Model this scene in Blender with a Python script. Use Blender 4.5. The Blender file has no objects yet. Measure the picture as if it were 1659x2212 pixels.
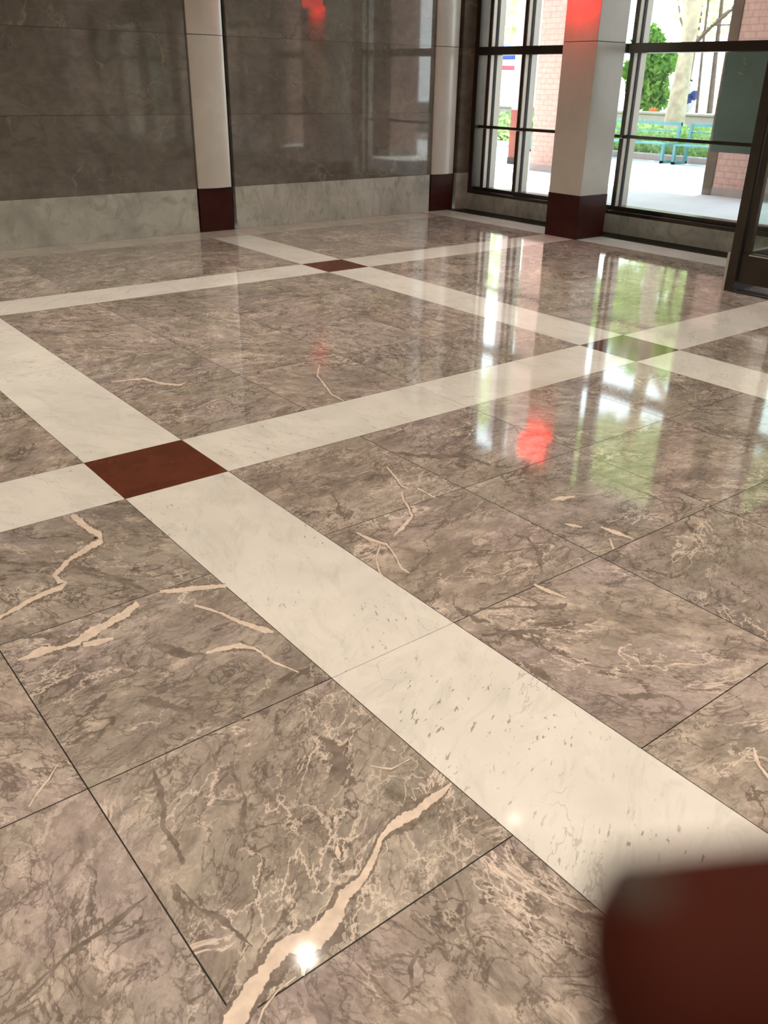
import bpy, bmesh, math, random, json
from mathutils import Vector, Matrix, Quaternion
random.seed(7)
S = bpy.context.scene
COL = S.collection
PI = math.pi

# ------------------------------------------------------------------ helpers
class MB:
    """collects faces, built into ONE mesh object"""
    def __init__(s): s.v=[]; s.f=[]; s.m=[]
    def poly(s, pts, m=0):
        b=len(s.v); s.v+= [tuple(p) for p in pts]; s.f.append(tuple(range(b,b+len(pts)))); s.m.append(m)
    def box(s, x0,x1,y0,y1,z0,z1, m=0):
        if x0>x1: x0,x1=x1,x0
        if y0>y1: y0,y1=y1,y0
        b=len(s.v)
        s.v+=[(x0,y0,z0),(x1,y0,z0),(x1,y1,z0),(x0,y1,z0),(x0,y0,z1),(x1,y0,z1),(x1,y1,z1),(x0,y1,z1)]
        for q in ((0,3,2,1),(4,5,6,7),(0,1,5,4),(1,2,6,5),(2,3,7,6),(3,0,4,7)):
            s.f.append(tuple(b+i for i in q)); s.m.append(m)
        return s
    def bar(s, a, c, w, h, m=0):
        a=Vector(a); c=Vector(c); d=(c-a).normalized()
        u=d.cross(Vector((0,0,1)))
        if u.length<1e-3: u=Vector((1,0,0))
        u.normalize(); v=u.cross(d)
        b=len(s.v)
        for p in (a,c):
            for (i,j) in ((-1,-1),(1,-1),(1,1),(-1,1)):
                s.v.append(tuple(p+u*i*w/2+v*j*h/2))
        for q in ((0,1,2,3),(7,6,5,4),(0,4,5,1),(1,5,6,2),(2,6,7,3),(3,7,4,0)):
            s.f.append(tuple(b+i for i in q)); s.m.append(m)
    def tube(s, pts, rads, n=10, m=0, cap=True):
        rings=[]
        for i,p in enumerate(pts):
            p=Vector(p); a=Vector(pts[max(i-1,0)]); c=Vector(pts[min(i+1,len(pts)-1)])
            d=(c-a).normalized(); u=d.cross(Vector((0.31,0.2,1)).normalized()).normalized(); v=d.cross(u)
            b=len(s.v)
            for k in range(n):
                t=2*PI*k/n; s.v.append(tuple(p+(u*math.cos(t)+v*math.sin(t))*rads[i]))
            rings.append(b)
        for i in range(len(rings)-1):
            for k in range(n):
                s.f.append((rings[i]+k,rings[i]+(k+1)%n,rings[i+1]+(k+1)%n,rings[i+1]+k)); s.m.append(m)
        if cap:
            s.f.append(tuple(rings[0]+k for k in range(n))); s.m.append(m)
            s.f.append(tuple(rings[-1]+k for k in reversed(range(n)))); s.m.append(m)
    def disc(s, c, r, n=24, m=0, up=1):
        b=len(s.v)
        for k in range(n):
            t=2*PI*k/n*up; s.v.append((c[0]+r*math.cos(t),c[1]+r*math.sin(t),c[2]))
        s.f.append(tuple(range(b,b+n))); s.m.append(m)
    def build(s, name, mats, parent=None, bevel=0, smooth=False, loc=None):
        if not isinstance(mats,(list,tuple)): mats=[mats]
        me=bpy.data.meshes.new(name)
        off=Vector(wl(parent)) if parent else (Vector(loc) if loc else Vector((0,0,0)))
        me.from_pydata([tuple(Vector(v)-off) for v in s.v],[],s.f)
        for mt in mats: me.materials.append(mt)
        if len(mats)>1: me.polygons.foreach_set('material_index', s.m)
        if smooth: me.polygons.foreach_set('use_smooth',[True]*len(me.polygons))
        me.update()
        o=bpy.data.objects.new(name,me); COL.objects.link(o)
        if parent: o.parent=parent
        elif loc: o.location=loc
        if bevel:
            b=o.modifiers.new('bevel','BEVEL'); b.width=bevel; b.segments=2; b.limit_method='ANGLE'; b.angle_limit=math.radians(40)
        return o
def wl(o):
    p=Vector((0,0,0))
    while o: p+=o.location; o=o.parent
    return p
def tag(o,label=None,cat=None,group=None,kind=None):
    if label: o['label']=label
    if cat: o['category']=cat
    if group: o['group']=group
    if kind: o['kind']=kind
    return o
def thing(name,label,cat,loc,group=None):
    o=bpy.data.objects.new(name,None); o.empty_display_size=.1; COL.objects.link(o); o.location=loc
    return tag(o,label,cat,group)
def struct(name,mb,mats,label=None,cat=None,**k):
    o=mb.build(name,mats,**k); o['kind']='structure'
    if label: o['label']=label; o['category']=cat
    return o
def copy_tree(o,parent=None):
    c=o.copy(); COL.objects.link(c); c.parent=parent
    for ch in list(o.children): copy_tree(ch,c)
    return c

# ------------------------------------------------------------------ materials
def newmat(name):
    m=bpy.data.materials.new(name); m.use_nodes=True
    nt=m.node_tree; nt.nodes.clear()
    out=nt.nodes.new('ShaderNodeOutputMaterial'); bs=nt.nodes.new('ShaderNodeBsdfPrincipled')
    nt.links.new(bs.outputs[0],out.inputs[0])
    return m,nt,bs,out
def N(nt,t,**k):
    n=nt.nodes.new(t)
    for a,b in k.items():
        if a.startswith('i_'):
            key=a[2:]
            n.inputs[int(key) if key.isdigit() else key.replace('_',' ')].default_value=b
        else: setattr(n,a,b)
    return n
def L(nt,a,b): nt.links.new(a,b)
def ramp(nt,fac,stops,interp='LINEAR'):
    r=N(nt,'ShaderNodeValToRGB'); r.color_ramp.interpolation=interp
    e=r.color_ramp.elements
    while len(e)<len(stops): e.new(.5)
    for i,(p,c) in enumerate(stops):
        e[i].position=p; e[i].color=(c[0],c[1],c[2],1) if len(c)==3 else c
    L(nt,fac,r.inputs[0]); return r.outputs[0]
def mixc(nt,fac,a,b,mode='MIX'):
    n=N(nt,'ShaderNodeMix',data_type='RGBA',blend_type=mode)
    if hasattr(fac,'links'): L(nt,fac,n.inputs[0])
    else: n.inputs[0].default_value=fac
    for s,i in ((a,6),(b,7)):
        if hasattr(s,'links'): L(nt,s,n.inputs[i])
        else: n.inputs[i].default_value=(*s,1) if len(s)==3 else s
    return n.outputs[2]
def math_(nt,op,a,b=0,c=None):
    n=N(nt,'ShaderNodeMath',operation=op)
    for i,s in enumerate((a,b,c)):
        if s is None: continue
        if hasattr(s,'links'): L(nt,s,n.inputs[i])
        else: n.inputs[i].default_value=s
    return n.outputs[0]
def vmath(nt,op,a,b):
    n=N(nt,'ShaderNodeVectorMath',operation=op)
    for i,s in enumerate((a,b)):
        if hasattr(s,'links'): L(nt,s,n.inputs[i])
        else: n.inputs[i].default_value=s
    return n.outputs[0]
def noise(nt,vec,scale,detail=5,rough=.55,dist=0,out=0):
    n=N(nt,'ShaderNodeTexNoise'); n.inputs['Scale'].default_value=scale; n.inputs['Detail'].default_value=detail
    n.inputs['Roughness'].default_value=rough; n.inputs['Distortion'].default_value=dist
    L(nt,vec,n.inputs['Vector']); return n.outputs[out]
def plain(name,col,rough=.5,metal=0,spec=.5,vary=.0,scale=8,emit=None,es=0):
    m,nt,bs,_=newmat(name)
    bs.inputs['Roughness'].default_value=rough; bs.inputs['Metallic'].default_value=metal
    bs.inputs['Specular IOR Level'].default_value=spec
    if vary:
        tc=N(nt,'ShaderNodeTexCoord').outputs['Object']
        f=noise(nt,tc,scale,4)
        c=ramp(nt,f,[(.3,[x*(1-vary) for x in col]),(.7,[min(1,x*(1+vary)) for x in col])])
        L(nt,c,bs.inputs['Base Color'])
    else: bs.inputs['Base Color'].default_value=(*col,1)
    if emit: bs.inputs['Emission Color'].default_value=(*emit,1); bs.inputs['Emission Strength'].default_value=es
    return m
def seeded(nt,stretch=(1,1,1)):
    tc=N(nt,'ShaderNodeTexCoord').outputs['Object']
    at=N(nt,'ShaderNodeAttribute',attribute_name='stone_seed').outputs['Vector']
    off=vmath(nt,'MULTIPLY',at,(40,40,40))
    v=vmath(nt,'ADD',tc,off)
    rot=N(nt,'ShaderNodeVectorRotate',rotation_type='Z_AXIS'); L(nt,v,rot.inputs['Vector'])
    L(nt,math_(nt,'MULTIPLY',N(nt,'ShaderNodeSeparateXYZ').outputs[0] if False else sepx(nt,at),6.28),rot.inputs['Angle'])
    return vmath(nt,'MULTIPLY',rot.outputs[0],stretch), at
def sepx(nt,v,i=0):
    s=N(nt,'ShaderNodeSeparateXYZ'); L(nt,v,s.inputs[0]); return s.outputs[i]
def veinmask(nt,vec,scale,width,dist_amt,mask_scale,mlo,mhi,dscale=3.0,detail=4):
    """thin crooked lines: distance to voronoi edges of a noise-bent space, broken up by a mask"""
    nn=noise(nt,vec,dscale,detail,.6,0,1)
    d=vmath(nt,'MULTIPLY',vmath(nt,'SUBTRACT',nn,(.5,.5,.5)),(dist_amt,)*3)
    v=vmath(nt,'ADD',vec,d)
    vo=N(nt,'ShaderNodeTexVoronoi',feature='DISTANCE_TO_EDGE'); vo.inputs['Scale'].default_value=scale
    L(nt,v,vo.inputs['Vector'])
    mk=noise(nt,vec,mask_scale,3,.6)
    mr=N(nt,'ShaderNodeMapRange',interpolation_type='SMOOTHSTEP'); L(nt,mk,mr.inputs[0])
    mr.inputs[1].default_value=mlo; mr.inputs[2].default_value=mhi
    wd=math_(nt,'MULTIPLY',mr.outputs[0],width)
    q=math_(nt,'DIVIDE',vo.outputs[0],math_(nt,'ADD',wd,1e-4))
    r=N(nt,'ShaderNodeMapRange',interpolation_type='SMOOTHSTEP'); L(nt,q,r.inputs[0])
    r.inputs[1].default_value=.35; r.inputs[2].default_value=1.0; r.inputs[3].default_value=1; r.inputs[4].default_value=0
    return math_(nt,'MULTIPLY',r.outputs[0],mr.outputs[0])

def ridge(nt,vec,scale,detail,rough,dist,w0,w1):
    """1 on a thin meandering line where the noise crosses its middle value"""
    f=noise(nt,vec,scale,detail,rough,dist)
    a=math_(nt,'ABSOLUTE',math_(nt,'SUBTRACT',f,.5))
    r=N(nt,'ShaderNodeMapRange',interpolation_type='SMOOTHSTEP'); L(nt,a,r.inputs[0])
    r.inputs[1].default_value=w0; r.inputs[2].default_value=w1; r.inputs[3].default_value=1; r.inputs[4].default_value=0
    return r.outputs[0]
def smask(nt,vec,scale,lo,hi,detail=3):
    f=noise(nt,vec,scale,detail,.55)
    r=N(nt,'ShaderNodeMapRange',interpolation_type='SMOOTHSTEP'); L(nt,f,r.inputs[0])
    r.inputs[1].default_value=lo; r.inputs[2].default_value=hi
    return r.outputs[0]
def grey_marble(name, rough=.06):
    m,nt,bs,out=newmat(name)
    v0,at=seeded(nt)
    v=vmath(nt,'MULTIPLY',v0,(1,1.55,1))
    mul=lambda a,b: math_(nt,'MULTIPLY',a,b)
    off=lambda x,y,z: vmath(nt,'ADD',v,(x,y,z))
    big=noise(nt,v,1.9,7,.62,.8)
    base=ramp(nt,big,[(.30,(.20,.165,.130)),(.44,(.270,.225,.182)),(.56,(.330,.275,.225)),(.70,(.43,.36,.29))])
    base=mixc(nt,mul(smask(nt,off(4,8,1),1.5,.47,.62),.55),base,(.335,.270,.250))
    base=mixc(nt,mul(smask(nt,off(9,2,5),1.8,.48,.64),.30),base,(.285,.255,.200))
    # brecciated light fragments
    bent=vmath(nt,'ADD',v,vmath(nt,'MULTIPLY',vmath(nt,'SUBTRACT',noise(nt,v,7,5,.65,0,1),(.5,.5,.5)),(.22,.22,.22)))
    vo=N(nt,'ShaderNodeTexVoronoi',feature='F1'); vo.inputs['Scale'].default_value=11; L(nt,bent,vo.inputs['Vector'])
    cell=sepx(nt,vo.outputs['Color'],0)
    base=mixc(nt,mul(smask(nt,off(2,6,3),2.6,.42,.62),.75),base,ramp(nt,cell,[(.0,(.72,.70,.68)),(.5,(1.0,.99,.98)),(1,(1.34,1.33,1.30))]),'MULTIPLY')
    mid=noise(nt,v,8,9,.72,1.0)
    base=mixc(nt,.75,base,ramp(nt,mid,[(.33,(.58,.55,.53)),(.5,(1,1,1)),(.66,(1.36,1.34,1.30))]),'MULTIPLY')
    fine=noise(nt,v,45,6,.75,.4)
    base=mixc(nt,.45,base,ramp(nt,fine,[(.32,(.62,.60,.58)),(.55,(1.04,1.04,1.04)),(.72,(1.4,1.38,1.35))]),'MULTIPLY')
    dk=(.105,.080,.062)
    # smoky dark clouds with cracks inside
    cloud=smask(nt,off(1,1,9),2.3,.52,.66,6)
    base=mixc(nt,mul(cloud,.42),base,(.14,.11,.088))
    base=mixc(nt,mul(mul(ridge(nt,off(5,5,5),2.6,8,.60,.5,.004,.016),smask(nt,off(3,1,2),1.7,.40,.55)),.80),base,dk)
    base=mixc(nt,mul(mul(ridge(nt,off(7,1,8),5.5,8,.62,.8,.004,.020),smask(nt,off(6,3,2),2.4,.42,.58)),.72),base,dk)
    base=mixc(nt,mul(mul(ridge(nt,off(2,9,4),11,7,.62,.5,.006,.030),smask(nt,off(1,4,7),3.0,.44,.60)),.60),base,(.13,.10,.08))
    base=mixc(nt,mul(veinmask(nt,off(5.3,2.1,0),5.5,.03,.30,2.5,.42,.60,5,6),.60),base,dk)
    # pale veins
    wc=(.66,.54,.435)
    base=mixc(nt,mul(mul(ridge(nt,off(3,3,6),3.2,8,.62,.6,.002,.013),smask(nt,off(8,8,2),1.5,.50,.64)),.72),base,wc)
    base=mixc(nt,mul(veinmask(nt,off(1.7,9.1,0),8.0,.05,.30,2.4,.52,.67,7,6),.62),base,wc)
    base=mixc(nt,mul(mul(ridge(nt,off(9,7,1),9,6,.6,.4,.002,.018),smask(nt,off(4,2,2),2.6,.54,.68)),.55),base,wc)
    tint=ramp(nt,sepx(nt,at,1),[(0,(1.18,1.21,1.25)),(1,(1.36,1.35,1.40))])
    base=mixc(nt,1.0,base,tint,'MULTIPLY')
    L(nt,base,bs.inputs['Base Color'])
    bs.inputs['Roughness'].default_value=rough; bs.inputs['IOR'].default_value=1.6
    return m
def wall_marble(name):
    m,nt,bs,out=newmat(name)
    v,at=seeded(nt)
    big=noise(nt,v,1.3,6,.6,.8)
    base=ramp(nt,big,[(.30,(.125,.113,.090)),(.5,(.175,.157,.130)),(.70,(.225,.205,.170))])
    mid=noise(nt,vmath(nt,'MULTIPLY',v,(1,1,1.6)),6,7,.65,1.0)
    base=mixc(nt,.5,base,ramp(nt,mid,[(.32,(.66,.66,.64)),(.5,(1,1,1)),(.68,(1.3,1.28,1.25))]),'MULTIPLY')
    w=veinmask(nt,v,1.6,.022,.5,1.4,.44,.66,2.2,5)
    base=mixc(nt,math_(nt,'MULTIPLY',w,.45),base,(.36,.33,.25))
    w=veinmask(nt,vmath(nt,'ADD',v,(3.1,7.7,1.3)),5,.03,.4,2.2,.5,.7,4,5)
    base=mixc(nt,math_(nt,'MULTIPLY',w,.45),base,(.34,.31,.24))
    d=veinmask(nt,vmath(nt,'ADD',v,(8.1,.7,4.3)),2.4,.03,.45,1.6,.46,.66,3,5)
    base=mixc(nt,math_(nt,'MULTIPLY',d,.4),base,(.085,.072,.055))
    L(nt,base,bs.inputs['Base Color']); bs.inputs['Roughness'].default_value=.035; bs.inputs['IOR'].default_value=1.6
    return m
def white_marble(name, base0=(.79,.745,.675), base1=(.68,.64,.575), rough=.07, spots=1.0, cloud=.42, cloudcol=(.45,.43,.38)):
    m,nt,bs,out=newmat(name)
    v,at=seeded(nt,(1,1,1))
    big=noise(nt,v,2.5,6,.6,.5)
    base=ramp(nt,big,[(.32,base1),(.60,base0)])
    st=vmath(nt,'MULTIPLY',v,(1,3.0,1))
    cl=noise(nt,st,4.0,8,.72,1.2)
    base=mixc(nt,math_(nt,'MULTIPLY',ramp(nt,cl,[(.50,(0,0,0)),(.72,(1,1,1))]),cloud),base,cloudcol)
    if spots:
        lf=noise(nt,st,26,3,.6,.3); lm=noise(nt,v,3.0,2,.5)
        a=ramp(nt,lf,[(.635,(0,0,0)),(.69,(1,1,1))]); b=ramp(nt,lm,[(.44,(0,0,0)),(.60,(1,1,1))])
        base=mixc(nt,math_(nt,'MULTIPLY',math_(nt,'MULTIPLY',a,b),.75*spots),base,(.20,.18,.15))
        vv=veinmask(nt,vmath(nt,'MULTIPLY',v,(1,2.2,1)),3.5,.022,.5,2.2,.50,.68,4)
        base=mixc(nt,math_(nt,'MULTIPLY',vv,.45*spots),base,(.36,.32,.26))
    L(nt,base,bs.inputs['Base Color']); bs.inputs['Roughness'].default_value=rough; bs.inputs['IOR'].default_value=1.5
    return m
def brown_stone(name,col=(.115,.032,.016),rough=.07):
    m,nt,bs,out=newmat(name)
    v,at=seeded(nt)
    f=noise(nt,v,6,7,.65,.8)
    base=ramp(nt,f,[(.3,[x*.75 for x in col]),(.7,[x*1.25 for x in col])])
    vv=veinmask(nt,v,3.0,.03,.5,2.0,.45,.7,4)
    base=mixc(nt,math_(nt,'MULTIPLY',vv,.5),base,[min(1,x*2.2) for x in col])
    L(nt,base,bs.inputs['Base Color']); bs.inputs['Roughness'].default_value=rough
    return m
def brick_mat(name):
    m,nt,bs,out=newmat(name)
    tc=N(nt,'ShaderNodeTexCoord').outputs['Object']
    sp=N(nt,'ShaderNodeSeparateXYZ'); L(nt,tc,sp.inputs[0])
    cb=N(nt,'ShaderNodeCombineXYZ'); L(nt,math_(nt,'ADD',sp.outputs[0],sp.outputs[1]),cb.inputs[0]); L(nt,sp.outputs[2],cb.inputs[1])
    b=N(nt,'ShaderNodeTexBrick'); L(nt,cb.outputs[0],b.inputs['Vector'])
    b.inputs['Scale'].default_value=1; b.inputs['Brick Width'].default_value=.21; b.inputs['Row Height'].default_value=.09
    b.inputs['Mortar Size'].default_value=.006; b.inputs['Mortar Smooth'].default_value=.1
    b.inputs['Color1'].default_value=(.56,.37,.315,1); b.inputs['Color2'].default_value=(.55,.355,.30,1); b.inputs['Mortar'].default_value=(.40,.27,.235,1)
    f=noise(nt,tc,14,5)
    c=mixc(nt,.4,b.outputs['Color'],ramp(nt,f,[(.3,(.7,.7,.7)),(.7,(1.25,1.25,1.25))]),'MULTIPLY')
    L(nt,c,bs.inputs['Base Color']); bs.inputs['Roughness'].default_value=.8
    bp=N(nt,'ShaderNodeBump'); bp.inputs['Strength'].default_value=.5; bp.inputs['Distance'].default_value=.01
    L(nt,math_(nt,'SUBTRACT',1,b.outputs['Fac']),bp.inputs['Height']); L(nt,bp.outputs[0],bs.inputs['Normal'])
    return m
def glass_mat(name,tint=(.93,.97,.95)):
    m,nt,bs,out=newmat(name); nt.nodes.remove(bs)
    tr=N(nt,'ShaderNodeBsdfTransparent'); tr.inputs[0].default_value=(*tint,1)
    gl=N(nt,'ShaderNodeBsdfGlossy'); gl.inputs['Roughness'].default_value=.01
    fr=N(nt,'ShaderNodeFresnel'); ge=N(nt,'ShaderNodeNewGeometry'); mr=N(nt,'ShaderNodeMapRange'); L(nt,ge.outputs['Backfacing'],mr.inputs[0]); mr.inputs[3].default_value=1.45; mr.inputs[4].default_value=1/1.45; L(nt,mr.outputs[0],fr.inputs[0])
    mx=N(nt,'ShaderNodeMixShader'); L(nt,fr.outputs[0],mx.inputs[0]); L(nt,tr.outputs[0],mx.inputs[1]); L(nt,gl.outputs[0],mx.inputs[2])
    L(nt,mx.outputs[0],out.inputs[0]); return m
def leaf_mat(name,c1,c2):
    m,nt,bs,out=newmat(name); nt.nodes.remove(bs)
    tc=N(nt,'ShaderNodeTexCoord').outputs['Object']
    f=noise(nt,tc,2.2,4,.6)
    c=ramp(nt,f,[(.35,c1),(.65,c2)])
    d=N(nt,'ShaderNodeBsdfDiffuse'); t=N(nt,'ShaderNodeBsdfTranslucent'); L(nt,c,d.inputs[0]); L(nt,c,t.inputs[0])
    mx=N(nt,'ShaderNodeMixShader'); mx.inputs[0].default_value=.45
    L(nt,d.outputs[0],mx.inputs[1]); L(nt,t.outputs[0],mx.inputs[2]); L(nt,mx.outputs[0],out.inputs[0]); return m

M={}
M['grey']=grey_marble('grey_veined_marble')
M['greywall']=wall_marble('grey_wall_marble')
M['white']=white_marble('white_marble')
M['whitewall']=white_marble('pale_base_marble',(.58,.575,.50),(.40,.40,.345),rough=.12,spots=.3,cloud=.85,cloudcol=(.24,.25,.205))
M['whiteface']=white_marble('plain_white_stone',(.66,.62,.55),(.60,.565,.50),rough=.22,spots=0,cloud=.06)
M['rose']=white_marble('rose_white_marble',(.58,.50,.43),(.42,.35,.30),rough=.07,spots=.5,cloud=.4,cloudcol=(.33,.26,.22))
M['brown']=brown_stone('red_brown_granite')
M['brownbase']=brown_stone('dark_red_granite',(.05,.011,.008),.3)
M['brownbase'].node_tree.nodes['Principled BSDF'].inputs['Specular IOR Level'].default_value=.22
M['grout']=plain('joint_cement',(.03,.025,.02),.9,spec=.05)
M['vein']=plain('white_quartz_vein',(.72,.585,.475),.07,vary=.14,scale=30)
M['halo']=plain('vein_edge',(.235,.185,.148),.08,vary=.35,scale=60)
M['dvein']=plain('dark_vein',(.215,.172,.142),.08,vary=.3,scale=25)
M['bronze']=plain('dark_bronze_metal',(.085,.072,.058),.32,metal=.7,vary=.15,scale=3)
M['steel']=plain('pale_brushed_metal',(.60,.57,.50),.35,metal=.25)  # on the mullions this pale colour stands in for bright reflections
M['rubber']=plain('black_gasket',(.012,.010,.010),.6)
M['black']=plain('black_recess',(.02,.018,.016),.6)
M['ceil']=plain('ceiling_plaster',(.62,.58,.52),.85,vary=.03)
M['glass']=glass_mat('window_glass')
M['brick']=brick_mat('pink_brick')
M['backwall']=plain('lobby_wall_stone',(.16,.14,.12),.5,vary=.15,scale=2)
M['pave']=plain('pale_pavement',(.60,.585,.58),.85,vary=.06,scale=1.5)
M['conc']=plain('grey_concrete',(.36,.33,.30),.85,vary=.1,scale=3)
M['curb']=plain('pinkish_concrete',(.46,.38,.37),.85,vary=.08)
M['teal']=plain('teal_painted_metal',(.09,.27,.28),.35,vary=.12,scale=4)
M['leafA']=leaf_mat('bright_leaves',(.20,.36,.11),(.48,.62,.28))
M['leafB']=leaf_mat('conifer_leaves',(.09,.24,.05),(.28,.46,.10))
M['leafC']=leaf_mat('yellow_green_leaves',(.40,.50,.22),(.66,.72,.40))
M['bark']=plain('pale_bark',(.40,.34,.24),.9,vary=.3,scale=5)
M['barkd']=plain('dark_bark',(.13,.09,.075),.9,vary=.3,scale=5)
M['soil']=plain('planter_soil',(.07,.05,.035),.95)
M['panel']=plain('grey_green_panel',(.36,.46,.44),.45,vary=.06)
M['gold']=plain('gold_marks',(.75,.62,.30),.4)
M['redlamp']=plain('red_glowing_lens',(.8,.05,.04),.4,emit=(1,.03,.03),es=6)
M['skin']=plain('skin',(.040,.0080,.0042),.7,spec=.05,vary=.12,scale=60)  # albedo darkened to stand in for shade on the lens-facing fingertip
M['nail']=plain('finger_nail',(.045,.032,.025),.6,spec=.15)
M['blue']=plain('blue_cloth',(.06,.13,.55),.8)
M['red']=plain('red_cloth',(.62,.09,.12),.8)
M['navy']=plain('navy_cloth',(.04,.06,.22),.8)
M['pants']=plain('pale_trousers',(.60,.60,.62),.8)
M['hair']=plain('dark_hair',(.03,.02,.015),.7)
M['orange']=plain('orange_petals',(.75,.22,.08),.7)
M['lampglow']=plain('downlight_lens',(.9,.85,.75),.4,emit=(1,.82,.6),es=.3)
M['trimring']=plain('white_metal_ring',(.7,.68,.62),.4)

# ------------------------------------------------------------------ room dimensions (metres)
YW=8.87      # back wall
XS=8.02      # floor grille begins
XC=8.36      # stone curb under the windows
XG=8.48      # glass plane
HC=3.75      # ceiling
ZB,ZJ1,ZJ2=.447,1.165,1.89   # stone courses of the wall

# ------------------------------------------------------------------ floor
fl=MB(); seeds=[]
def add_tile(x0,x1,y0,y1,m,g=.0017):
    if x1-x0<.01 or y1-y0<.01: return
    fl.poly([(x0+g,y0+g,0),(x1-g,y0+g,0),(x1-g,y1-g,0),(x0+g,y1-g,0)],m)
    seeds.append((random.random(),random.random(),random.random()))
XL=[-5.42,-4.964,'p',-2.156,-1.694,'p',1.103,1.565,'p',4.361,4.805,'p',7.60,8.02]
def axis(bands,end0,end1,sub):
    out=[]; 
    for i,(a,b) in enumerate(bands):
        out.append((a,b,'b'))
        if i+1<len(bands):
            c=bands[i+1][0]; n=max(1,round((c-b)/.705))
            for k in range(n): out.append((b+(c-b)*k/n,b+(c-b)*(k+1)/n,'t'))
    return out
xs=axis([(-5.42,-4.964),(-2.156,-1.694),(1.103,1.565),(4.361,4.805),(7.60,8.02)],0,0,0)
ybands=[(-6.70,-6.33),(-3.52,-3.06),(-.235,.215),(3.040,3.484),(6.318,6.751),(8.44,8.87)]
ys=axis(ybands,0,0,0)
# measured joints in the near bay
def fixy(a):
    t={.92125:.902}
    return a
yl=[]
for (a,b,k) in ys: yl.append([a,b,k])
near=[.215,.902,1.608,2.3206,3.040]; j=0
for q in yl:
    if q[2]=='t' and q[0]>.2 and q[1]<3.05: q[0],q[1]=near[j],near[j+1]; j+=1
GREY,WHITE,BROWN,GROUT,VEIN,DVEIN,ROSE,HALO=range(8)
for (a,b,k) in xs:
    for (c,d,l) in yl:
        lastx=(a>7.5); lasty=(c>8.4)
        if k=='t' and l=='t': add_tile(a,b,c,d,GREY)
        elif k=='b' and l=='b': add_tile(a,b,c,d,(ROSE if lasty and not lastx else WHITE) if (lastx or lasty) else BROWN,.0006)
# white bands: slabs two tiles long
def spans(lst):
    r=[]; run=[]
    for (a,b,k) in lst:
        if k=='t': run.append((a,b))
        else:
            if run: r.append(run)
            run=[]
    return r
for (a,b,k) in xs:
    if k!='b': continue
    for run in spans(yl):
        for i in range(len(run)-1,-1,-2):
            lo=run[max(i-1,0)][0]; add_tile(a,b,lo,run[i][1],WHITE,.0007)
for (c,d,k) in yl:
    if k!='b': continue
    for run in spans(xs):
        for i in range(0,len(run),2):
            hi=run[min(i+1,len(run)-1)][1]; add_tile(run[i][0],hi,c,d,ROSE if c>8.4 else WHITE,.0007)
fl.poly([(-5.42,-6.7,-.0012),(8.02,-6.7,-.0012),(8.02,8.87,-.0012),(-5.42,8.87,-.0012)],GROUT); seeds.append((0,0,0))
# slab below
fl.box(-5.42,8.02,-6.7,8.87,-.2,-.004,GROUT); seeds+= [(0,0,0)]*6
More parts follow.
